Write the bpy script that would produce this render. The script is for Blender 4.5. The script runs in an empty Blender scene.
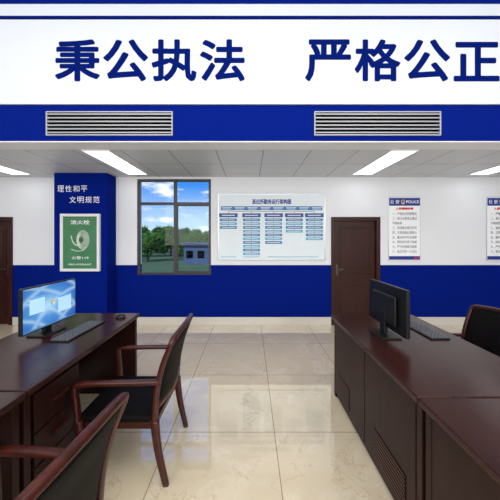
import bpy, bmesh, math, random
from mathutils import Vector, Matrix
random.seed(4)
sc = bpy.context.scene
sc.view_settings.view_transform = 'Standard'
COL = sc.collection
H = 1.6
def X(px, d): return (px-250)/250*d
def Z(py, d): return H+(237-py)/250*d

# ---------------- materials ----------------
def lin(c):
    r = []
    for v in c:
        v = v/255.0
        r.append(v/12.92 if v <= .04045 else ((v+.055)/1.055)**2.4)
    return (r[0], r[1], r[2], 1)
def base(name):
    m = bpy.data.materials.new(name); m.use_nodes = True
    nt = m.node_tree
    return m, nt, nt.nodes['Principled BSDF']
def mat(name, c, rough=.5, metal=0, spec=.5, var=.06, scale=6, emit=0, coat=0):
    m, nt, b = base(name)
    b.inputs['Roughness'].default_value = rough
    b.inputs['Metallic'].default_value = metal
    b.inputs['Specular IOR Level'].default_value = spec
    b.inputs['Coat Weight'].default_value = coat
    L = lin(c)
    tc = nt.nodes.new('ShaderNodeTexCoord')
    n = nt.nodes.new('ShaderNodeTexNoise'); n.inputs['Scale'].default_value = scale
    mx = nt.nodes.new('ShaderNodeMix'); mx.data_type = 'RGBA'
    mx.inputs[6].default_value = tuple(v*(1-var) for v in L[:3])+(1,)
    mx.inputs[7].default_value = tuple(min(1, v*(1+var)) for v in L[:3])+(1,)
    nt.links.new(tc.outputs['Object'], n.inputs['Vector'])
    nt.links.new(n.outputs['Fac'], mx.inputs[0])
    nt.links.new(mx.outputs[2], b.inputs['Base Color'])
    if emit:
        nt.links.new(mx.outputs[2], b.inputs['Emission Color'])
        b.inputs['Emission Strength'].default_value = emit
    return m
def wood(name, c1, c2, axis=1, rough=.3, scale=9, spec=.4):
    m, nt, b = base(name)
    b.inputs['Roughness'].default_value = rough
    b.inputs['Specular IOR Level'].default_value = spec
    tc = nt.nodes.new('ShaderNodeTexCoord')
    mp = nt.nodes.new('ShaderNodeMapping')
    s = [scale, scale, scale]; s[axis] = scale*.08
    mp.inputs['Scale'].default_value = s
    n = nt.nodes.new('ShaderNodeTexNoise'); n.inputs['Scale'].default_value = 3; n.inputs['Detail'].default_value = 5
    r = nt.nodes.new('ShaderNodeValToRGB')
    r.color_ramp.elements[0].position = .3; r.color_ramp.elements[1].position = .7
    r.color_ramp.elements[0].color = lin(c1); r.color_ramp.elements[1].color = lin(c2)
    nt.links.new(tc.outputs['Object'], mp.inputs[0]); nt.links.new(mp.outputs[0], n.inputs['Vector'])
    nt.links.new(n.outputs['Fac'], r.inputs[0]); nt.links.new(r.outputs[0], b.inputs['Base Color'])
    return m
def mth(nt, op, a, b=None):
    n = nt.nodes.new('ShaderNodeMath'); n.operation = op
    for i, v in enumerate((a, b)):
        if v is None: continue
        if isinstance(v, (int, float)): n.inputs[i].default_value = v
        else: nt.links.new(v, n.inputs[i])
    return n.outputs[0]
def grid(nt, x, y, x0, y0, sx, sy, w):
    out = []
    for c, o, s in ((x, x0, sx), (y, y0, sy)):
        f = mth(nt, 'FRACT', mth(nt, 'DIVIDE', mth(nt, 'SUBTRACT', c, o), s))
        e = mth(nt, 'MINIMUM', f, mth(nt, 'SUBTRACT', 1.0, f))
        out.append(mth(nt, 'LESS_THAN', e, w/s))
    ids = [mth(nt, 'FLOOR', mth(nt, 'DIVIDE', mth(nt, 'SUBTRACT', c, o), s)) for c, o, s in ((x, x0, sx), (y, y0, sy))]
    return mth(nt, 'MAXIMUM', out[0], out[1]), ids
def mixc(nt, fac, a, b):
    mx = nt.nodes.new('ShaderNodeMix'); mx.data_type = 'RGBA'
    for i, v in ((0, fac), (6, a), (7, b)):
        if isinstance(v, (tuple, float, int)): mx.inputs[i].default_value = v
        else: nt.links.new(v, mx.inputs[i])
    return mx.outputs[2]

def floor_mat():
    m, nt, b = base('marble_tile')
    tc = nt.nodes.new('ShaderNodeTexCoord'); sp = nt.nodes.new('ShaderNodeSeparateXYZ')
    nt.links.new(tc.outputs['Object'], sp.inputs[0])
    g, ids = grid(nt, sp.outputs[0], sp.outputs[1], .2, 2.05, .85, .85, .003)
    cb = nt.nodes.new('ShaderNodeCombineXYZ')
    nt.links.new(ids[0], cb.inputs[0]); nt.links.new(ids[1], cb.inputs[1])
    wn = nt.nodes.new('ShaderNodeTexWhiteNoise'); nt.links.new(cb.outputs[0], wn.inputs[0])
    va = nt.nodes.new('ShaderNodeVectorMath'); va.operation = 'SCALE'; va.inputs['Scale'].default_value = 20
    nt.links.new(wn.outputs['Color'], va.inputs[0])
    vb = nt.nodes.new('ShaderNodeVectorMath'); vb.operation = 'ADD'
    nt.links.new(tc.outputs['Object'], vb.inputs[0]); nt.links.new(va.outputs[0], vb.inputs[1])
    def vein(scale, dist, width, detail=9):
        n1 = nt.nodes.new('ShaderNodeTexNoise'); n1.inputs['Scale'].default_value = scale; n1.inputs['Detail'].default_value = detail
        n1.inputs['Distortion'].default_value = dist; n1.inputs['Roughness'].default_value = .6
        nt.links.new(vb.outputs[0], n1.inputs['Vector'])
        v = mth(nt, 'ABSOLUTE', mth(nt, 'SUBTRACT', n1.outputs['Fac'], .5))
        r = nt.nodes.new('ShaderNodeValToRGB'); r.color_ramp.interpolation = 'EASE'
        r.color_ramp.elements[0].position = 0; r.color_ramp.elements[0].color = (1, 1, 1, 1)
        r.color_ramp.elements[1].position = width; r.color_ramp.elements[1].color = (0, 0, 0, 1)
        nt.links.new(v, r.inputs[0]); return r.outputs[0]
    def msk(scale):
        n2 = nt.nodes.new('ShaderNodeTexNoise'); n2.inputs['Scale'].default_value = scale; n2.inputs['Detail'].default_value = 4
        nt.links.new(vb.outputs[0], n2.inputs['Vector'])
        r = nt.nodes.new('ShaderNodeValToRGB'); r.color_ramp.elements[0].position = .38; r.color_ramp.elements[1].position = .58
        nt.links.new(n2.outputs['Fac'], r.inputs[0]); return n2.outputs['Fac'], r.outputs[0]
    a, am = msk(2.2); c_, cm = msk(1.3)
    c = mixc(nt, a, lin((214, 198, 168)), lin((230, 216, 189)))
    c = mixc(nt, mth(nt, 'MULTIPLY', mth(nt, 'MULTIPLY', vein(1.6, .5, .04), cm), .45), c, lin((244, 234, 214)))
    c = mixc(nt, mth(nt, 'MULTIPLY', mth(nt, 'MULTIPLY', vein(1.3, 1.0, .007), am), .5), c, lin((182, 146, 104)))
    c = mixc(nt, g, c, lin((150, 130, 100)))
    nt.links.new(c, b.inputs['Base Color'])
    b.inputs['Roughness'].default_value = .02
    b.inputs['Specular IOR Level'].default_value = .8
    b.inputs['Coat Weight'].default_value = 1; b.inputs['Coat Roughness'].default_value = .012; b.inputs['Coat IOR'].default_value = 1.65
    return m
def ceil_mat():
    m, nt, b = base('ceiling_panels')
    tc = nt.nodes.new('ShaderNodeTexCoord'); sp = nt.nodes.new('ShaderNodeSeparateXYZ')
    nt.links.new(tc.outputs['Object'], sp.inputs[0])
    g, ids = grid(nt, sp.outputs[0], sp.outputs[1], 0.17, 3.13, .6, .6, .007)
    nt.links.new(mixc(nt, g, lin((206, 209, 213)), lin((136, 138, 144))), b.inputs['Base Color'])
    b.inputs['Roughness'].default_value = .4
    return m
BLUE = (2, 26, 119)
def wall_mat():
    m, nt, b = base('wall_paint_white_over_blue')
    tc = nt.nodes.new('ShaderNodeTexCoord'); sp = nt.nodes.new('ShaderNodeSeparateXYZ')
    nt.links.new(tc.outputs['Object'], sp.inputs[0])
    f = mth(nt, 'LESS_THAN', sp.outputs[2], Z(265, 4.55))
    nt.links.new(mixc(nt, f, lin((228, 231, 236)), lin(BLUE)), b.inputs['Base Color'])
    b.inputs['Roughness'].default_value = .8; b.inputs['Specular IOR Level'].default_value = .05
    return m

M_floor = floor_mat(); M_ceil = ceil_mat(); M_wall = wall_mat()
M_blue = mat('blue_paint', BLUE, .8, var=.02, spec=.04)
M_white = mat('white_paint', (236, 238, 241), .5, var=.01)
M_letter = mat('letter_blue', (0, 22, 100), .8, var=.02, spec=.04)
M_wletter = mat('letter_white', (240, 242, 248), .5, var=.01)
M_stone = mat('skirting_stone', (212, 207, 198), .2, var=.05)
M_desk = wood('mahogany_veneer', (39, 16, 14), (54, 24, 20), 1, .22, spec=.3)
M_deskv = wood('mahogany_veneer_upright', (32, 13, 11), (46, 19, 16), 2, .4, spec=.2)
M_slot = mat('louvre_slot', (4, 3, 3), .8, var=.02, spec=.1)
M_louv = mat('louvre_wood', (70, 36, 31), .35, var=.05)
M_chairw = wood('chair_wood', (46, 16, 11), (70, 27, 19), 2, .28, 6, spec=.35)
M_leather = mat('dark_leather', (11, 8, 9), .6, var=.02, scale=3, spec=.1)
M_door = wood('door_wood', (42, 17, 11), (59, 25, 17), 2, .4, spec=.3)
M_handle = mat('dark_bronze_handle', (96, 88, 80), .35, .8, var=.03)
M_black = mat('black_plastic', (12, 13, 15), .4, var=.05, spec=.35)
M_key = mat('keycap_plastic', (92, 96, 104), .5, var=.05)
M_alu = mat('brushed_aluminium', (190, 194, 200), .3, .9, var=.04)
M_wframe = mat('dark_window_frame', (50, 46, 48), .4, var=.05)
M_slat = mat('vent_slat_metal', (160, 162, 168), .4, .2, var=.02)
M_vframe = mat('vent_frame_metal', (178, 181, 188), .4, .2, var=.02)
M_cframe = mat('cabinet_frame_silver', (228, 231, 234), .35, .05, var=.01)
M_dark = mat('dark_void', (4, 4, 6), .9, var=.02, spec=.02)
M_lamp = mat('lamp_diffuser', (250, 252, 255), .5, var=0, emit=2.4)
M_banner = mat('banner_white', (212, 218, 229), .6, var=.01, spec=.15)
M_board = mat('board_white', (244, 247, 250), .45, var=.01, spec=.2)
M_boardb = mat('board_pale_blue', (226, 236, 242), .45, var=.02, spec=.2)
M_head = mat('print_heading_blue', (24, 82, 152), .5, var=.02)
M_cyan = mat('print_blue', (48, 118, 172), .5, var=.02)
M_teal = mat('print_teal', (98, 168, 202), .5, var=.02)
M_pale = mat('print_pale_blue', (50, 116, 178), .5, var=.02)
M_navy = mat('print_royal_blue', (10, 42, 136), .5, var=.02)
M_ink = mat('print_ink', (84, 90, 106), .6, var=.02)
M_red = mat('print_red', (206, 30, 34), .6, var=.02)
M_gold = mat('badge_gold', (226, 182, 70), .4, .2, var=.03)
M_green = mat('cabinet_green', (62, 122, 82), .35, var=.2, scale=5)
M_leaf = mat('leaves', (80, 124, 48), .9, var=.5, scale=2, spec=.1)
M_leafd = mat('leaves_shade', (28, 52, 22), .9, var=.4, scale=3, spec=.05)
M_bark = mat('bark', (60, 48, 38), .9, var=.2)
M_grass = mat('outdoor_lawn', (62, 88, 52), .9, var=.25, scale=.6)
M_bld = mat('outdoor_building', (52, 78, 112), .7, var=.05)
M_roofm = mat('outdoor_roof', (36, 56, 90), .6, var=.05)

def glassmat():
    m = bpy.data.materials.new('window_glass'); m.use_nodes = True; nt = m.node_tree
    for n in list(nt.nodes): nt.nodes.remove(n)
    o = nt.nodes.new('ShaderNodeOutputMaterial'); t = nt.nodes.new('ShaderNodeBsdfTransparent')
    t.inputs[0].default_value = (.98, .99, 1, 1)
    g = nt.nodes.new('ShaderNodeBsdfGlossy'); g.inputs['Roughness'].default_value = .02
    mx = nt.nodes.new('ShaderNodeMixShader'); mx.inputs[0].default_value = .01
    nt.links.new(t.outputs[0], mx.inputs[1]); nt.links.new(g.outputs[0], mx.inputs[2]); nt.links.new(mx.outputs[0], o.inputs[0])
    return m
M_glass = glassmat()
def screenmat():
    m, nt, b = base('desktop_screen')
    tc = nt.nodes.new('ShaderNodeTexCoord')
    sp = nt.nodes.new('ShaderNodeSeparateXYZ'); nt.links.new(tc.outputs['Generated'], sp.inputs[0])
    dy = mth(nt, 'SUBTRACT', sp.outputs[1], .42); dz = mth(nt, 'SUBTRACT', sp.outputs[2], .52)
    d = mth(nt, 'SQRT', mth(nt, 'ADD', mth(nt, 'MULTIPLY', dy, dy), mth(nt, 'MULTIPLY', dz, dz)))
    r = nt.nodes.new('ShaderNodeValToRGB')
    r.color_ramp.elements[0].color = lin((180, 224, 248)); r.color_ramp.elements[0].position = .02
    r.color_ramp.elements[1].color = lin((28, 88, 176)); r.color_ramp.elements[1].position = .72
    e = r.color_ramp.elements.new(.3); e.color = lin((74, 150, 222))
    nt.links.new(d, r.inputs[0])
    # curved light streaks: thin rings around an off-screen centre
    ey = mth(nt, 'SUBTRACT', sp.outputs[1], -.35); ez = mth(nt, 'SUBTRACT', sp.outputs[2], -.5)
    q = mth(nt, 'SQRT', mth(nt, 'ADD', mth(nt, 'MULTIPLY', ey, ey), mth(nt, 'MULTIPLY', ez, ez)))
    s1 = mth(nt, 'POWER', mth(nt, 'ABSOLUTE', mth(nt, 'SINE', mth(nt, 'MULTIPLY', q, 9.0))), 14.0)
    fy = mth(nt, 'SUBTRACT', sp.outputs[1], 1.25); fz = mth(nt, 'SUBTRACT', sp.outputs[2], -.3)
    q2 = mth(nt, 'SQRT', mth(nt, 'ADD', mth(nt, 'MULTIPLY', fy, fy), mth(nt, 'MULTIPLY', fz, fz)))
    s2 = mth(nt, 'POWER', mth(nt, 'ABSOLUTE', mth(nt, 'SINE', mth(nt, 'MULTIPLY', q2, 7.0))), 18.0)
    st = mth(nt, 'MULTIPLY', mth(nt, 'MAXIMUM', s1, s2), .55)
    c = mixc(nt, st, r.outputs[0], lin((200, 234, 250)))
    nt.links.new(c, b.inputs['Emission Color']); b.inputs['Emission Strength'].default_value = .9
    b.inputs['Base Color'].default_value = (.02, .04, .08, 1)
    b.inputs['Roughness'].default_value = .3
    return m
M_screen = screenmat()

# ---------------- mesh helpers ----------------
class MB:
    def __init__(s): s.bm = bmesh.new()
    def box(s, x0, x1, y0, y1, z0, z1, mi=0):
        v = [s.bm.verts.new(c) for c in ((x0,y0,z0),(x1,y0,z0),(x1,y1,z0),(x0,y1,z0),(x0,y0,z1),(x1,y0,z1),(x1,y1,z1),(x0,y1,z1))]
        for f in ((0,3,2,1),(4,5,6,7),(0,1,5,4),(1,2,6,5),(2,3,7,6),(3,0,4,7)):
            fc = s.bm.faces.new([v[i] for i in f]); fc.material_index = mi
        return s
    def sweep(s, pts, w, h, side, mi=0, sub=5, taper=None):
        pts = [Vector(p) for p in pts]
        P2 = []
        n = len(pts)
        for i in range(n-1):
            p0 = pts[max(i-1, 0)]; p1 = pts[i]; p2 = pts[i+1]; p3 = pts[min(i+2, n-1)]
            for k in range(sub):
                t = k/sub
                P2.append(.5*((2*p1)+(p2-p0)*t+(2*p0-5*p1+4*p2-p3)*t*t+(3*p1-p0-3*p2+p3)*t**3))
        P2.append(pts[-1])
        side = Vector(side); rings = []
        N = 12
        for i, p in enumerate(P2):
            t = (P2[min(i+1, len(P2)-1)]-P2[max(i-1, 0)]).normalized()
            sd = (side-side.dot(t)*t).normalized(); nn = t.cross(sd)
            k = 1 if taper is None else taper[0]+(taper[1]-taper[0])*i/(len(P2)-1)
            ring = []
            for j in range(N):
                a = 2*math.pi*j/N
                ca, sa = math.cos(a), math.sin(a)
                e = .45
                ring.append(s.bm.verts.new(p+sd*(w/2*k*math.copysign(abs(ca)**e, ca))+nn*(h/2*k*math.copysign(abs(sa)**e, sa))))
            rings.append(ring)
        for a, b in zip(rings, rings[1:]):
            for j in range(N):
                f = s.bm.faces.new((a[j], a[(j+1) % N], b[(j+1) % N], b[j])); f.material_index = mi; f.smooth = True
        s.bm.faces.new(rings[0][::-1]); s.bm.faces.new(rings[-1])
        return s
    def disc(s, cx, cy, cz, r, depth, axis='y', mi=0, seg=24, rz=None):
        rz = rz or r
        ra, rb = [], []
        for j in range(seg):
            a = 2*math.pi*j/seg
            u, v = r*math.cos(a), rz*math.sin(a)
            if axis == 'y': p, q = (cx+u, cy-depth/2, cz+v), (cx+u, cy+depth/2, cz+v)
            elif axis == 'z': p, q = (cx+u, cy+v, cz-depth/2), (cx+u, cy+v, cz+depth/2)
            else: p, q = (cx-depth/2, cy+u, cz+v), (cx+depth/2, cy+u, cz+v)
            ra.append(s.bm.verts.new(p)); rb.append(s.bm.verts.new(q))
        s.bm.faces.new(ra).material_index = mi; s.bm.faces.new(rb[::-1]).material_index = mi
        for j in range(seg):
            s.bm.faces.new((ra[j], ra[(j+1) % seg], rb[(j+1) % seg], rb[j])).material_index = mi
        return s
    def obj(s, name, mats, parent=None, bevel=0, loc=None, seg=2):
        bmesh.ops.recalc_face_normals(s.bm, faces=s.bm.faces)
        me = bpy.data.meshes.new(name); s.bm.to_mesh(me); s.bm.free()
        if not isinstance(mats, (list, tuple)): mats = [mats]
        for m in mats: me.materials.append(m)
        o = bpy.data.objects.new(name, me); COL.objects.link(o)
        if loc: o.location = loc
        if parent: o.parent = parent
        if bevel:
            b = o.modifiers.new('bevel', 'BEVEL'); b.width = bevel; b.segments = seg; b.limit_method = 'ANGLE'
        return o
def thing(name, loc, label, cat, group=None):
    e = bpy.data.objects.new(name, None); e.empty_display_size = .1; COL.objects.link(e)
    e.location = loc; e['label'] = label; e['category'] = cat
    if group: e['group'] = group
    return e
def struct(o, label=None, cat=None):
    o['kind'] = 'structure'
    if label: o['label'] = label
    if cat: o['category'] = cat
    return o
def text(s, x0, x1, z0, z1, y, m, parent=None, org=(0, 0, 0), name='lettering', extr=.002, bold=0, line=1, align='LEFT'):
    """bold = stroke growth in metres, made from slightly shifted copies of the glyph"""
    cu = bpy.data.curves.new(name, 'FONT'); cu.body = s; cu.size = 1
    cu.space_line = line; cu.align_x = align
    cu.resolution_u = 3
    o = bpy.data.objects.new(name, cu); COL.objects.link(o)
    bpy.context.view_layer.update()
    dg = bpy.context.evaluated_depsgraph_get()
    me = bpy.data.meshes.new_from_object(o.evaluated_get(dg))
    bpy.data.objects.remove(o); bpy.data.curves.remove(cu)
    me.name = name
    if len(me.vertices) == 0: print('EMPTY TEXT', s); return None
    xs = [v.co.x for v in me.vertices]; ys = [v.co.y for v in me.vertices]
    ax, bx, ay, by = min(xs), max(xs), min(ys), max(ys)
    x0 += bold; x1 -= bold; z0 += bold; z1 -= bold
    sx = (x1-x0)/max(bx-ax, 1e-5); sz = (z1-z0)/max(by-ay, 1e-5)
    ox, oy, oz = org
    out = bmesh.new()
    sh = [(0, 0)] if not bold else [(0, 0)]+[(bold*math.cos(k*math.pi/4+.39), bold*math.sin(k*math.pi/4+.39)) for k in range(8)]
    for k, (dx, dz) in enumerate(sh):
        bm = bmesh.new(); bm.from_mesh(me)
        geom = bm.faces[:]
        for v in bm.verts:
            v.co = Vector((x0-ox+(v.co.x-ax)*sx+dx, y-oy-.00005*k, z1-oz-(by-v.co.y)*sz+dz))
        r = bmesh.ops.extrude_face_region(bm, geom=geom)
        for g in r['geom']:
            if isinstance(g, bmesh.types.BMVert): g.co.y -= extr
        bmesh.ops.recalc_face_normals(bm, faces=bm.faces)
        tmp = bpy.data.meshes.new('tmp'); bm.to_mesh(tmp); bm.free()
        out.from_mesh(tmp); bpy.data.meshes.remove(tmp)
    out.to_mesh(me); out.free()
    me.materials.clear(); me.materials.append(m)
    o = bpy.data.objects.new(name, me); COL.objects.link(o)
    if parent: o.parent = parent
    return o

# ---------------- camera ----------------
cam = bpy.data.cameras.new('camera'); co = bpy.data.objects.new('camera', cam); COL.objects.link(co)
co.location = (0, 0, H); co.rotation_euler = (math.pi/2, 0, 0)
cam.lens = 18; cam.sensor_width = 36; cam.shift_y = -.026; cam.clip_start = .05
sc.camera = co

# ---------------- room ----------------
D = 4.55; CZ = 2.69; BD = 2.87; HZ = 4.7; RX = 5.5; RB = -3.0
b = MB(); b.box(-RX, RX, RB, D+.2, -.1, 0)
struct(b.obj('floor', M_floor), 'polished cream marble tile floor with warm veins', 'floor')
wx0, wx1, wz0, wz1 = X(137, D), X(211, D), Z(275, D), Z(179, D)
dx0, dx1, dz1 = X(331, D), X(380, D), Z(217, D)
ex0, ex1 = X(-36, D), X(13, D)
b = MB()
for a, c, z0, z1 in ((-RX, ex0, 0, CZ), (ex0, ex1, dz1, CZ), (ex1, wx0, 0, CZ), (wx0, wx1, 0, wz0), (wx0, wx1, wz1, CZ), (wx1, dx0, 0, CZ), (dx0, dx1, dz1, CZ), (dx1, RX, 0, CZ)):
    b.box(a, c, D, D+.2, z0, z1)
struct(b.obj('wall_back', M_wall), 'white wall with a deep blue lower band', 'wall')
b = MB(); b.box(-RX-.2, -RX, RB-.2, D+.2, -.1, HZ); struct(b.obj('wall_left', M_wall), 'white and blue painted wall', 'wall')
b = MB(); b.box(RX, RX+.2, RB-.2, D+.2, -.1, HZ); struct(b.obj('wall_right', M_wall), 'white and blue painted wall', 'wall')
b = MB(); b.box(-RX, RX, RB-.2, RB, -.1, HZ); struct(b.obj('wall_rear', M_white), 'plain white wall', 'wall')
b = MB(); b.box(-RX, RX, BD+.26, D+.2, CZ, CZ+.1); struct(b.obj('ceiling', M_ceil), 'suspended ceiling of grey metal panels', 'ceiling')
b = MB(); b.box(-RX, RX, RB, BD+.26, HZ, HZ+.1); struct(b.obj('ceiling_hall', M_white), 'high white ceiling', 'ceiling')
b = MB(); b.box(-RX, RX, BD, BD+.26, CZ+.012, HZ)
struct(b.obj('wall_header', M_blue), 'deep blue header wall above the opening', 'wall')
b = MB(); b.box(-RX, RX, BD+.004, BD+.26, CZ, CZ+.012); struct(b.obj('trim_1', M_white), 'white soffit of the header', 'trim')
for i, (a, c) in enumerate(((ex1, X(331, D)), (dx1, RX), (-RX, ex0))):
    b = MB(); b.box(a, c, D-.012, D, 0, Z(317, D))
    struct(b.obj('baseboard_back' if i == 0 else 'baseboard_back.%03d' % i, M_stone, bevel=.002), 'pale stone baseboard', 'baseboard')
# column
CD = 4.25
cx0, cx1 = X(54, CD), X(107, CD)
b = MB(); b.box(cx0, cx1, CD, D-.012, 0, CZ)
struct(b.obj('wall_column', M_blue, bevel=.004), 'square blue painted column', 'column')
b = MB(); b.box(cx0-.01, cx1+.01, CD-.01, D-.012, 0, .13); struct(b.obj('baseboard_column', M_stone, bevel=.002), 'pale stone baseboard round the column', 'baseboard')
o = thing('wall_lettering', (X(78, CD), CD, Z(194, CD)), 'small white Chinese slogan on the blue column', 'sign')
og = o.location
for s_, px, py, st in (('理性和平', 57.5, 185.5, 7.8), ('文明规范', 69.5, 196.5, 7.9)):
    for k, ch in enumerate(s_):
        q = px+k*st
        text(ch, X(q, CD), X(q+6.4, CD), Z(py+6.4, CD), Z(py, CD), CD, M_wletter, o, og, name='character')

# banner
BY = BD-.023
o = thing('banner_board', (0, BD, Z(104, BY)), 'long white banner board with large blue Chinese characters', 'sign')
og = o.location
b = MB(); b.box(-5.2, 5.2, -.023, -.003, 0, Z(4, BY)-og.z); b.obj('panel', M_banner, o)
b = MB(); b.box(-5.2, 5.2, -.027, -.023, Z(19.5, BY)-og.z, Z(16, BY)-og.z); b.obj('stripe', M_letter, o)
for k, ch in enumerate('秉公执法'):
    q = 55+k*48.3
    text(ch, X(q, BY), X(q+45, BY), Z(81.5, BY), Z(39.5, BY), BY, M_letter, o, og, extr=.004, bold=.013, name='character')
for k, ch in enumerate('严格公正'):
    q = 305+k*49.5
    text(ch, X(q, BY), X(q+46, BY), Z(81.5, BY), Z(39.5 if k < 3 else 42, BY), BY, M_letter, o, og, extr=.004, bold=.013, name='character')

# AC vents
def vent(x0p, x1p):
    x0, x1, z0, z1 = X(x0p, BD), X(x1p, BD), Z(136, BD), Z(112, BD)
    o = thing('air_vent', ((x0+x1)/2, BD, z0), 'wide slatted metal air conditioning outlet in the blue header', 'air vent', 'air outlets in the header')
    w = (x1-x0)/2; h = z1-z0; t = .012
    b = MB(); b.box(-w, w, -.02, 0, 0, t); b.box(-w, w, -.02, 0, h-t, h); b.box(-w, -w+t, -.02, 0, t, h-t); b.box(w-t, w, -.02, 0, t, h-t)
    b.obj('frame', M_vframe, o, .002)
    b = MB(); b.box(-w+t, w-t, -.001, 0, t, h-t); b.obj('duct_backing', M_dark, o)
    b = MB()
    n = 6
    for i in range(n):
        z = .033+(h-.066)*i/(n-1)
        b.box(-w+t, w-t, -.02, -.012, z-.0075, z+.0075)
    b.obj('slats', M_slat, o)
vent(47, 173); vent(314, 440)

# ceiling lights
for xc in (-3.95, -1.94, 1.94, 3.95):
    y0, y1 = (3.13, 4.33); q = .175
    o = thing('ceiling_light', (xc, (y0+y1)/2, CZ), 'rectangular white recessed ceiling light panel', 'light', 'ceiling light panels')
    b = MB(); l = (y1-y0)/2
    b.box(-q, q, -l, -l+.015, -.012, 0); b.box(-q, q, l-.015, l, -.012, 0); b.box(-q, -q+.015, -l+.015, l-.015, -.012, 0); b.box(q-.015, q, -l+.015, l-.015, -.012, 0)
    b.obj('frame', M_white, o)
    b = MB(); b.box(-q+.015, q-.015, -l+.015, l-.015, -.006, 0); b.obj('diffuser', M_lamp, o)

# window
b = MB(); y0, y1 = D+.01, D+.06
t = .045
b.box(wx0, wx1, y0, y1, wz0, wz0+t); b.box(wx0, wx1, y0, y1, wz1-t, wz1)
b.box(wx0, wx0+t, y0, y1, wz0+t, wz1-t); b.box(wx1-t, wx1, y0, y1, wz0+t, wz1-t)
tz = Z(203.5, D); mx = X(175, D)
b.box(wx0+t, wx1-t, y0, y1, tz-.025, tz+.025)
b.box(mx-.028, mx+.028, y0, y1, wz0+t, tz-.025); b.box(mx-.028, mx+.028, y0, y1, tz+.025, wz1-t)
b.box(mx+.028, wx1-t, y0+.008, y0+.04, wz0+t, wz0+t+.022); b.box(mx+.028, mx+.048, y0+.008, y0+.04, wz0+t+.022, tz-.025)
b.box(mx+.048, wx1-t, y0+.008, y0+.04, tz-.045, tz-.025)
win = b.obj('window_1', M_wframe, bevel=.003)
struct(win, 'dark framed window with transom panes', 'window')
b = MB(); b.box(wx0+t, wx1-t, D+.045, D+.049, wz0+t, wz1-t); g = b.obj('glass', M_glass, win)
b = MB(); b.box(wx0, wx1, D+.061, D+.2, wz0, wz0+.01); struct(b.obj('trim_2', M_stone), 'stone window sill', 'trim')

# doors
def door(x0, x1, n, hl):
    f = .07
    b = MB(); b.box(x0, x0+f, D-.02, D+.12, 0, dz1); b.box(x1-f, x1, D-.02, D+.12, 0, dz1); b.box(x0+f, x1-f, D-.02, D+.12, dz1-f, dz1)
    fr = b.obj('door_%d' % n, M_door, bevel=.006); struct(fr, 'dark brown panelled wooden door in its frame', 'door')
    b = MB(); a, c = x0+f, x1-f; yl = D+.04
    b.box(a, c, yl, yl+.05, 0, dz1-f)
    def panel(u0, u1, z0, z1):
        m = .018
        b.box(u0, u1, yl-.012, yl, z0, z0+m); b.box(u0, u1, yl-.012, yl, z1-m, z1)
        b.box(u0, u0+m, yl-.012, yl, z0+m, z1-m); b.box(u1-m, u1, yl-.012, yl, z0+m, z1-m)
        b.box(u0+.045, u1-.045, yl-.009, yl, z0+.045, z1-.045)
    panel(a+.09, c-.09, 1.0, 1.78); panel(a+.09, c-.09, .15, .72); panel(a+.09, c-.09, .77, .95)
    b.obj('door_leaf', M_door, fr, .004)
    hx = a+.05 if hl else c-.05; s = 1 if hl else -1
    b = MB(); b.box(hx-.02, hx+.02, yl-.008, yl, .9, 1.1); b.box(min(hx, hx+s*.11), max(hx, hx+s*.11), yl-.045, yl-.03, 1.0, 1.02); b.box(hx-.008, hx+.008, yl-.04, yl-.008, 1.0, 1.02)
    b.obj('handle', M_handle, fr, .002)
door(dx0, dx1, 1, True); door(ex0, ex1, 2, False)

# notice board
x0, x1, z0, z1 = X(218, D), X(325, D), Z(260, D), Z(194, D)
o = thing('notice_board', ((x0+x1)/2, D, z0), 'large white wall chart with blue organisation diagram, silver frame', 'notice board')
og = o.location; w = (x1-x0)/2; h = z1-z0
b = MB(); b.box(-w, w, -.03, 0, 0, .018); b.box(-w, w, -.03, 0, h-.018, h); b.box(-w, -w+.018, -.03, 0, .018, h-.018); b.box(w-.018, w, -.03, 0, .018, h-.018)
b.obj('frame', M_alu, o, .003)
b = MB(); b.box(-w+.018, w-.018, -.02, 0, .018, h-.018); b.obj('panel', M_boardb, o)
YB = D-.02
b = MB()
def rect(ax, bx, az, bz, mi, l=0):
    b.box(X(ax, D)-og.x, X(bx, D)-og.x, -.0225-l*.001, -.02, Z(bz, D)-og.z, Z(az, D)-og.z, mi)
rect(221, 322, 206.4, 210.4, 5)
for i in range(8):
    a = 221+i*12.8
    rect(a+1, a+11, 207.5, 208, 4, 1); rect(a+1.5, a+10, 208.9, 209.4, 4, 1)
rect(228.5, 314, 211.5, 211.8, 2)
cols = [(228.5, 4), (251.5, 11), (273.5, 8), (294, 5), (314, 7)]
for cx, n in cols:
    rect(cx-.2, cx+.2, 211.5, 213.6, 2)
    rect(cx-9.2, cx+9.2, 213.4, 217.4, 1); rect(cx-6.5, cx+6.5, 215.1, 215.8, 4, 1)
    for k in range(1, n):
        zc = 216.2+k*3.75
        m = 3 if (k % 2 == 0) else 0
        rect(cx-8.4, cx+8.4, zc-1.35, zc+1.35, m)
        rect(cx-6.5, cx+6.5, zc-.22, zc+.22, 4, 1)
        rect(cx-.2, cx+.2, zc-2.5, zc-1.3, 2)
for cx, n in cols[:2]:
    rect(cx-8, cx+8, 256.5, 257.1, 3)
rect(268, 318, 256.5, 257.1, 3)
b.obj('diagram', [M_cyan, M_head, M_ink, M_teal, M_board, M_pale], o)
text('派出所勤务运行架构图', X(252, D), X(291, D), Z(204.4, D), Z(199.2, D), YB, M_navy, o, og, bold=.003)

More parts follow.
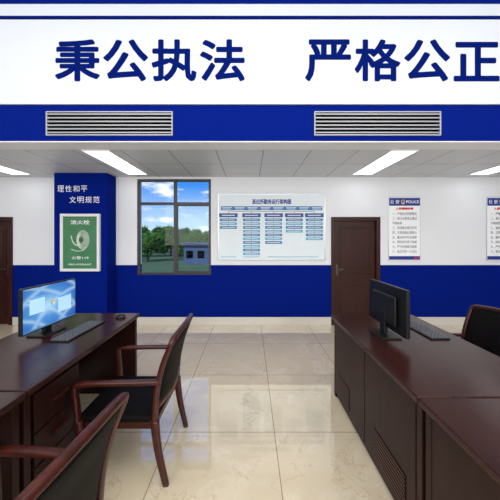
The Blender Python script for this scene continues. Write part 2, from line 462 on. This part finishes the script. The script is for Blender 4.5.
# posters
body = '一、严格执法热情服务\n二、秉公办事清正廉洁\n不徇私情\n三、爱岗敬业恪尽职守\n四、文明执勤礼貌待人\n五、服从命令听从指挥\n六、团结协作勇于奉献\n七、严守纪律保守秘密\n八、执法为民一心为公'
def poster(p0, p1, tag):
    x0, x1, z0, z1 = X(p0, D), X(p1, D), Z(261, D), Z(197, D)
    o = thing('wall_poster', ((x0+x1)/2, D, z0), 'white framed police notice with blue header and text lines', 'poster', 'police notices on the wall')
    og = o.location; w = (x1-x0)/2; h = z1-z0
    b = MB(); b.box(-w, w, -.012, 0, 0, h); b.obj('frame', M_alu, o, .003)
    b = MB(); b.box(-w+.01, w-.01, -.015, -.012, .01, h-.01); b.obj('panel', M_board, o)
    b = MB(); b.box(-w+.012, w-.012, -.017, -.015, h-.16, h-.02); b.obj('header_band', M_navy, o)
    b = MB(); b.box(-w+.012, w-.012, -.017, -.015, .025, .09); b.obj('footer_band', M_navy, o)
    b = MB(); b.box(w-.12, w-.03, -.019, -.017, .045, .07); b.obj('footer_accent', M_red, o)
    cx = -.03
    b = MB()
    b.disc(cx, -.018, h-.08, .036, .004, 'y', 0, 20, .03); b.disc(cx, -.0185, h-.1, .027, .004, 'y', 0, 20, .034)
    b.disc(cx, -.0205, h-.084, .022, .004, 'y', 1, 14, .022); b.disc(cx, -.0225, h-.083, .01, .004, 'y', 2, 12)
    b.box(cx-.028, cx+.028, -.022, -.017, h-.122, h-.113, 3)
    b.obj('badge', [M_gold, M_head, M_red, M_wletter], o)
    y = D-.017
    zt, zb = z1-.055, z1-.125
    text('公', x0+.032, x0+.098, zb, zt, y, M_wletter, o, og, bold=.001, name='character')
    text('安', x0+.13, x0+.196, zb, zt, y, M_wletter, o, og, bold=.001, name='character')
    text('POLICE', x0+.32, x1-.03, zb+.01, zt-.01, y, M_wletter, o, og, bold=.001)
    y = D-.015
    text('人民警察纪律', x0+.13, x1-.13, z1-.235, z1-.19, y, M_red, o, og, bold=.003)
    text(body, x0+.07, x1-.07, z0+.15, z1-.28, y, M_ink, o, og, line=1.5)
poster(388, 420, 0); poster(486, 518, 1)

# fire cabinet on column
x0, x1, z0, z1 = X(62, CD), X(101, CD), Z(271, CD), Z(214, CD)
o = thing('fire_hydrant_cabinet', ((x0+x1)/2, CD, z0), 'green fire hydrant cabinet with silver frame mounted on column', 'fire cabinet')
og = o.location; w = (x1-x0)/2; h = z1-z0
b = MB(); t = .045
b.box(-w, w, -.05, 0, 0, t); b.box(-w, w, -.05, 0, h-t, h); b.box(-w, -w+t, -.05, 0, t, h-t); b.box(w-t, w, -.05, 0, t, h-t)
b.obj('frame', M_cframe, o, .004)
b = MB(); b.box(-w+t, w-t, -.035, 0, t, h-t); b.obj('door', M_green, o)
M_pg = mat('pale_grey_print', (206, 214, 206), .5, var=.3, scale=16)
M_mg = mat('mid_green_print', (112, 146, 120), .5, var=.4, scale=10)
M_dg = mat('deep_green_print', (56, 84, 66), .5, var=.3, scale=10)
b = MB(); b.disc(.05, -.0365, .53, .11, .003, 'y', 0, 32, .165); b.obj('reel_flange_picture', M_mg, o)
b = MB()
for k, r0 in enumerate((.155, .135, .115, .095, .075)):
    pts = [(.05-k*.006+r0*.66*math.cos(a*math.pi/12), -.041, .53+r0*math.sin(a*math.pi/12)) for a in range(25)]
    b.sweep(pts, .006, .008, (0, 1, 0), sub=1)
b.obj('hose_picture', M_pg, o)
b = MB(); b.disc(.02, -.040, .53, .03, .006, rz=.045); b.obj('reel_hub_picture', M_dg, o)
b = MB(); b.sweep([(.0, -.043, .45), (-.06, -.043, .44), (-.12, -.041, .50), (-.15, -.041, .60)], .006, .02, (0, 1, 0), taper=(1.3, .8)); b.obj('nozzle_picture', M_pg, o)
b = MB(); b.sweep([(.1, -.041, .41), (.06, -.039, .36), (-.04, -.039, .34), (-.15, -.039, .37)], .006, .012, (0, 1, 0)); b.obj('hose_tail_picture', M_pg, o)
text('消火栓', x0+.17, x1-.17, z1-.18, z1-.105, CD-.035, M_wletter, o, og, bold=.001)
text('火警119', x0+.19, x1-.19, z0+.2, z0+.255, CD-.035, M_wletter, o, og)
text('FIRE HYDRANT', x0+.14, x1-.14, z0+.1, z0+.13, CD-.035, M_wletter, o, og)

# ---------------- desks ----------------
TZ = .81
def desk(x0, x1, y0, y1, openside, label, group, vents=(), ped=None):
    o = thing('office_desk', ((x0+x1)/2, (y0+y1)/2, 0), label, 'desk', group)
    w = (x1-x0)/2; l = (y1-y0)/2; s = openside
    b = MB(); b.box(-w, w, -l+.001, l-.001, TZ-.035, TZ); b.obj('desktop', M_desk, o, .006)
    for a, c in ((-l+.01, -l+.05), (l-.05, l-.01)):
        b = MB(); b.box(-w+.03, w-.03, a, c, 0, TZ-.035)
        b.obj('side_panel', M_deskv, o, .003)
    def bx(b, a, c, y0, y1, z0, z1, mi=0):
        a, c = s*a, s*c
        b.box(min(a, c), max(a, c), y0, y1, z0, z1, mi)
    if vents:
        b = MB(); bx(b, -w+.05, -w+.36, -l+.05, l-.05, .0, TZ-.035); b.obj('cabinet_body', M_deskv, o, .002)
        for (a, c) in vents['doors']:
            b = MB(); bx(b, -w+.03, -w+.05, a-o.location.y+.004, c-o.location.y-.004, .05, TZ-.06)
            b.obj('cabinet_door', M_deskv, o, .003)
        for (a, c) in vents['grilles']:
            a -= o.location.y; c -= o.location.y
            b = MB(); bx(b, -w+.0285, -w+.03, a, c, .09, .29, 1)
            n = 8
            for i in range(n):
                z = .105+.17*i/(n-1)
                bx(b, -w+.0255, -w+.0285, a+.006, c-.006, z-.0055, z+.0055)
            b.obj('vent_grille', [M_louv, M_slot], o)
    else:
        b = MB(); bx(b, -w+.06, -w+.08, -l+.05, l-.05, .1, TZ-.035); b.obj('modesty_panel', M_deskv, o)
    if ped:
        a, c = ped[0]-o.location.y, ped[1]-o.location.y
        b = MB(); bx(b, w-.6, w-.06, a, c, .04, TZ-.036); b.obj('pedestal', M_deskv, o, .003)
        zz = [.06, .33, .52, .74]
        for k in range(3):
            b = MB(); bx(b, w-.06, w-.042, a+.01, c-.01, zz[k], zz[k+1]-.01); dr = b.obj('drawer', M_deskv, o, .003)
            b = MB(); zc = (zz[k]+zz[k+1])/2
            bx(b, w-.042, w-.02, (a+c)/2-.06, (a+c)/2+.06, zc-.006, zc+.006); b.obj('handle', M_door, dr, .002)
    return o
desk(-1.94, -1.14, 1.285, 2.6, 1, 'dark mahogany desk with lit monitor, keyboard and mouse', 'mahogany office desks', ped=(1.36, 1.74))
desk(-1.94, -1.14, -.15, 1.28, 1, 'dark mahogany desk with bare top, armchair pulled up', 'mahogany office desks', ped=(-.1, .3))
desk(.826, 1.65, 1.235, 2.55, 1, 'dark mahogany desk with vented cabinet doors, monitor on top', 'mahogany office desks',
     vents={'doors': [(1.29, 1.87), (1.87, 2.5)], 'grilles': [(1.37, 1.72), (2.15, 2.42)]})
desk(.826, 1.65, -.15, 1.23, 1, 'dark mahogany desk with vented cabinet doors, bare top', 'mahogany office desks',
     vents={'doors': [(-.1, .55), (.55, 1.18)], 'grilles': [(.7, 1.05), (.05, .4)]})

# ---------------- chairs ----------------
def sx(z):
    pr = [(0, .30), (.22, .25), (.44, .235), (.62, .25), (.80, .29), (.96, .35), (1.0, .36)]
    for (a, p), (c, q) in zip(pr, pr[1:]):
        if a <= z <= c: return p+(q-p)*(z-a)/(c-a)
    return pr[-1][1]
CH = thing('armchair', (-.85, 1.86, 0), 'dark wood armchair with dark leather back, pulled up to desk', 'chair', 'wooden leather armchairs')
for s in (-1, 1):
    y = s*.25
    b = MB(); b.sweep([(.31, y, 0), (.26, y, .22), (.235, y, .42)], .034, .05, (0, 1, 0), taper=(.75, 1.1)); b.obj('leg', M_chairw, CH)
    b = MB(); b.sweep([(-.25, y*1.04, 0), (-.235, y*1.04, .25), (-.25, y*1.04, .42)], .034, .046, (0, 1, 0), taper=(.75, 1.05)); b.obj('leg', M_chairw, CH)
    b = MB(); b.sweep([(-.25, y*1.04, .41), (-.258, y*1.045, .53), (-.266, y*1.05, .625), (-.24, y*1.05, .655), (-.05, y*1.05, .665), (.12, y*1.04, .668), (.268, y*1.02, .67)], .042, .028, (0, 1, 0), sub=6)
    b.obj('armrest', M_chairw, CH)
b = MB()
half = [(.235, .25, .38), (.25, .253, .60), (.288, .258, .77), (.33, .262, .88), (.346, .262, .918), (.356, .246, .942), (.364, .18, .953), (.374, .09, .963)]
hp = [Vector((x, -y, z)) for x, y, z in half]+[Vector((.378, 0, .967))]+[Vector(p) for p in half[::-1]]
b.sweep(hp, .034, .032, (1, 0, .25), sub=5)
b.sweep([(.243, -.245, .50), (.275, 0, .50), (.243, .245, .50)], .04, .03, (0, 0, 1))
b.obj('back_frame', M_chairw, CH)
b = MB(); bm = b.bm
nu, nv = 18, 14; gr = []
for side in (0, 1):
    rows = []
    for j in range(nv+1):
        v = j/nv; row = []
        for i in range(nu+1):
            u = -1+2*i/nu
            ztop = .932+.022*(1-u*u)
            z = .505+(ztop-.505)*v
            hw = .24+.012*v
            edge = min(1, (1-abs(u))*5)*min(1, v*6)*min(1, (1-v)*6+.3)
            th = .006+.012*edge
            x = sx(z)+.032*(1-u*u)*(1-.2*v)+.006*v+(th if side else -th)
            row.append(bm.verts.new((x, u*hw, z)))
        rows.append(row)
    gr.append(rows)
for side in (0, 1):
    for j in range(nv):
        for i in range(nu):
            bm.faces.new((gr[side][j][i], gr[side][j][i+1], gr[side][j+1][i+1], gr[side][j+1][i])).smooth = True
per = [(0, i) for i in range(nu)]+[(j, nu) for j in range(nv)]+[(nv, i) for i in range(nu, 0, -1)]+[(j, 0) for j in range(nv, 0, -1)]
for k in range(len(per)):
    a, c = per[k], per[(k+1) % len(per)]
    bm.faces.new((gr[0][a[0]][a[1]], gr[0][c[0]][c[1]], gr[1][c[0]][c[1]], gr[1][a[0]][a[1]]))
b.obj('back_cushion', M_leather, CH)
b = MB(); b.box(-.25, .235, -.235, .235, .35, .395); b.obj('seat_rail', M_chairw, CH, .006)
b = MB(); b.box(-.275, .22, -.245, .245, .395, .437); b.obj('seat', M_leather, CH, .018, seg=4)
def copy_thing(src, loc, rot, label):
    n = src.copy(); COL.objects.link(n); n.location = loc; n.rotation_euler = (0, 0, rot); n['label'] = label
    for c in src.children:
        k = c.copy(); COL.objects.link(k); k.parent = n
    return n
copy_thing(CH, (-.90, .82, 0), -.1, 'dark wood armchair with dark leather, beside the bare desk')
copy_thing(CH, (1.77, 2.12, 0), 0, 'dark wood armchair tucked under the cabinet desk')

# ---------------- monitors etc ----------------
def monitor(x, y, rot, on, label):
    o = thing('computer_monitor', (x, y, TZ), label, 'monitor', 'desk monitors'); o.rotation_euler = (0, 0, rot)
    w = .26; z0, z1 = .062, .41
    b = MB(); b.box(-.018, .012, -w, w, z0, z1)
    b.obj('housing', M_black, o, .005)
    b = MB(); b.box(-.045, -.018, -.16, .16, z0+.05, z1-.07); b.obj('back_cover', M_black, o, .012)
    b = MB(); b.box(.012, .0135, -w+.01, w-.01, z0+.012, z1-.01); b.obj('screen', M_screen if on else M_black, o)
    b = MB(); b.box(-.05, -.02, -.035, .035, .012, .2); b.obj('stand_neck', M_black, o, .006)
    b = MB(); b.box(-.11, .05, -.11, .11, 0, .012); b.obj('stand_base', M_black, o, .006)
    if on:
        b = MB(); b.box(.0135, .0142, -w+.01, w-.01, z0+.012, z0+.024); b.obj('taskbar', mat('taskbar_blue', (70, 120, 178), .5, emit=.5), o)
        wm = mat('window_panel_pale', (176, 214, 240), .5, emit=.55); wt = mat('window_titlebar', (96, 156, 214), .5, emit=.55)
        for (a, c, z2, z3) in ((-.2, -.07, .2, .33), (.06, .2, .15, .29)):
            b = MB(); b.box(.0135, .0140, a, c, z2, z3, 0); b.box(.0140, .0144, a, c, z3-.016, z3, 1)
            b.obj('desktop_window', [wm, wt], o)
        for k, (yy, zz, c) in enumerate(((-.012, .008, (225, 130, 90)), (.008, .008, (150, 205, 110)), (-.012, -.011, (90, 170, 232)), (.008, -.011, (244, 210, 110)))):
            b = MB(); b.box(.0135, .0142, yy, yy+.017, .245+zz, .245+zz+.016); b.obj('screen_logo_pane', mat('logo_pane', c, .5, var=0, emit=.5), o)
monitor(-1.65, 2.07, -.06, True, 'black flat monitor showing a blue desktop, on desk')
monitor(1.12, 2.03, .02, False, 'black flat monitor with dark back turned outward')
def keyboard(x, y, rot, label, L=.225):
    o = thing('keyboard', (x, y, TZ), label, 'keyboard', 'desk keyboards'); o.rotation_euler = (0, 0, rot)
    b = MB(); b.box(-.075, .075, -L, L, 0, .010); b.obj('keyboard_body', M_black, o, .003)
    b = MB(); n = 12; st = (2*L-.016)/n
    for r in range(5):
        xx = .068-r*.0285
        for c in range(n):
            yy = -L+.01+c*st
            b.box(xx-.018, xx, yy, yy+st*.62, .0095, .016)
    k = b.obj('keycaps', M_key, o)
keyboard(-1.43, 2.1, -.04, 'black keyboard lying before the lit monitor')
keyboard(1.46, 2.12, .03, 'black keyboard behind the dark-backed monitor', .2)
o = thing('computer_mouse', (-1.27, 2.45, TZ), 'small black computer mouse on the desk', 'mouse')
b = MB(); bmesh.ops.create_uvsphere(b.bm, u_segments=20, v_segments=12, radius=1)
for v in b.bm.verts:
    v.co = Vector((v.co.x*.052, v.co.y*.03*(1-.12*v.co.x), max(0, v.co.z)*.034*(1+.15*v.co.x)))
for f in b.bm.faces: f.smooth = True
b.obj('mouse_shell', M_black, o)
b = MB(); b.box(-.04, -.022, -.004, .004, .022, .034); b.obj('scroll_wheel', M_key, o, .002)

# ---------------- outdoors ----------------
GZ = -.6
b = MB(); b.box(-60, 40, 4.8, 120, GZ-.1, GZ); g = b.obj('ground', M_grass); struct(g, 'dark green lawn outdoors', 'ground')
def tree(x, y, h, r, seed):
    rnd = random.Random(seed)
    o = thing('tree', (x, y, GZ), 'leafy green tree outside the window', 'tree', 'trees outside')
    b = MB(); b.sweep([(0, 0, 0), (.05, 0, h*.3), (0, .05, h*.6)], .22, .22, (1, 0, 0), taper=(1, .5)); b.obj('trunk', M_bark, o)
    b = MB(); bm = b.bm
    cl = [(Vector((rnd.uniform(-.7, .7)*r, rnd.uniform(-.45, .45)*r, h*rnd.uniform(.2, .86))), r*rnd.uniform(.22, .4)) for k in range(24)]
    for c, q in cl:
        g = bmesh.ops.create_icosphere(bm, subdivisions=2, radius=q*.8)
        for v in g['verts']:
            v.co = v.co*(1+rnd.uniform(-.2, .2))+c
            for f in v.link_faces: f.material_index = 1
        for k in range(170):
            d = Vector((rnd.gauss(0, 1), rnd.gauss(0, 1), rnd.gauss(0, 1))).normalized()*q*rnd.uniform(.7, 1.15)
            p = c+d; s = rnd.uniform(.05, .11)
            u = Vector((rnd.gauss(0, 1), rnd.gauss(0, 1), rnd.gauss(0, 1))).normalized(); v = u.orthogonal().normalized()
            bm.faces.new([bm.verts.new(p+u*s), bm.verts.new(p+v*s*.6), bm.verts.new(p-u*s), bm.verts.new(p-v*s*.6)])
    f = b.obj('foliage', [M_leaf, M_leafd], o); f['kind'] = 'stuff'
for i, (x, y, h, r) in enumerate(((-9.0, 22, 2.5, 1.4), (-6.3, 25.0, 2.6, 1.4), (-12.4, 27, 3.4, 1.8), (-12.0, 21.5, 2.7, 1.2), (-9.2, 29, 3.3, 1.9), (-15.0, 31, 3.8, 1.9), (-5.2, 31, 3.0, 1.8), (-12.2, 36, 4.0, 2.2), (-7.8, 36, 3.6, 2.1))):
    tree(x, y, h, r, i)
o = thing('shed', (-4.4, 21.0, GZ), 'low blue-grey building with flat roof outdoors', 'building')
b = MB(); b.box(-.9, 2.0, -1, 1.0, 0, 1.6); b.obj('shed_body', M_bld, o)
b = MB(); b.box(-1.1, 2.2, -1.3, 1.2, 1.6, 1.74); b.obj('roof', M_roofm, o)
for k in range(3):
    b = MB(); b.box(-.7+k*.9, -.15+k*.9, -1.02, -1, .5, 1.1); b.obj('shed_window', M_dark, o)

# ---------------- lighting ----------------
def area(name, loc, sx_, sy_, power, rot=(0, 0, 0), col=(1, 1, 1)):
    l = bpy.data.lights.new(name, 'AREA'); l.shape = 'RECTANGLE'; l.size = sx_; l.size_y = sy_; l.energy = power; l.color = col
    o = bpy.data.objects.new(name, l); COL.objects.link(o); o.location = loc; o.rotation_euler = rot
    return o
for x in (-2.6, 0, 2.6):
    area('hall_fill', (x, .3, HZ-.05), 1.2, 2.4, 44, col=(1, .985, .95))  # added fill lamps, out of view, brighten the near hall from above
area('hall_fill', (0, -2.6, 2.3), 8, 2.2, 262, (math.radians(88), 0, 0), col=(1, .985, .96))  # added upright fill behind the camera, lights the back wall under the header
s = bpy.data.lights.new('sun', 'SUN'); s.energy = 3.8; s.angle = .02
so = bpy.data.objects.new('sun', s); COL.objects.link(so); so.rotation_euler = (math.radians(50), 0, math.radians(-25))
wd = bpy.data.worlds.new('world'); sc.world = wd; wd.use_nodes = True
nt = wd.node_tree; bg = nt.nodes['Background']
tc = nt.nodes.new('ShaderNodeTexCoord'); sp = nt.nodes.new('ShaderNodeSeparateXYZ'); nt.links.new(tc.outputs['Generated'], sp.inputs[0])
r = nt.nodes.new('ShaderNodeValToRGB'); nt.links.new(sp.outputs[2], r.inputs[0])
r.color_ramp.elements[0].color = lin((200, 228, 250)); r.color_ramp.elements[0].position = 0
r.color_ramp.elements[1].color = lin((56, 138, 230)); r.color_ramp.elements[1].position = .2
mp = nt.nodes.new('ShaderNodeMapping'); mp.inputs['Scale'].default_value = (3, 3, 9); mp.inputs['Location'].default_value = (.7, 0, .3); nt.links.new(tc.outputs['Generated'], mp.inputs[0])
n = nt.nodes.new('ShaderNodeTexNoise'); n.inputs['Scale'].default_value = 3.4; n.inputs['Detail'].default_value = 8; nt.links.new(mp.outputs[0], n.inputs['Vector'])
r2 = nt.nodes.new('ShaderNodeValToRGB'); r2.color_ramp.elements[0].position = .53; r2.color_ramp.elements[1].position = .68
nt.links.new(n.outputs['Fac'], r2.inputs[0])
nt.links.new(mixc(nt, r2.outputs[0], r.outputs[0], (.92, .95, 1, 1)), bg.inputs['Color'])
bg.inputs['Strength'].default_value = 1.2
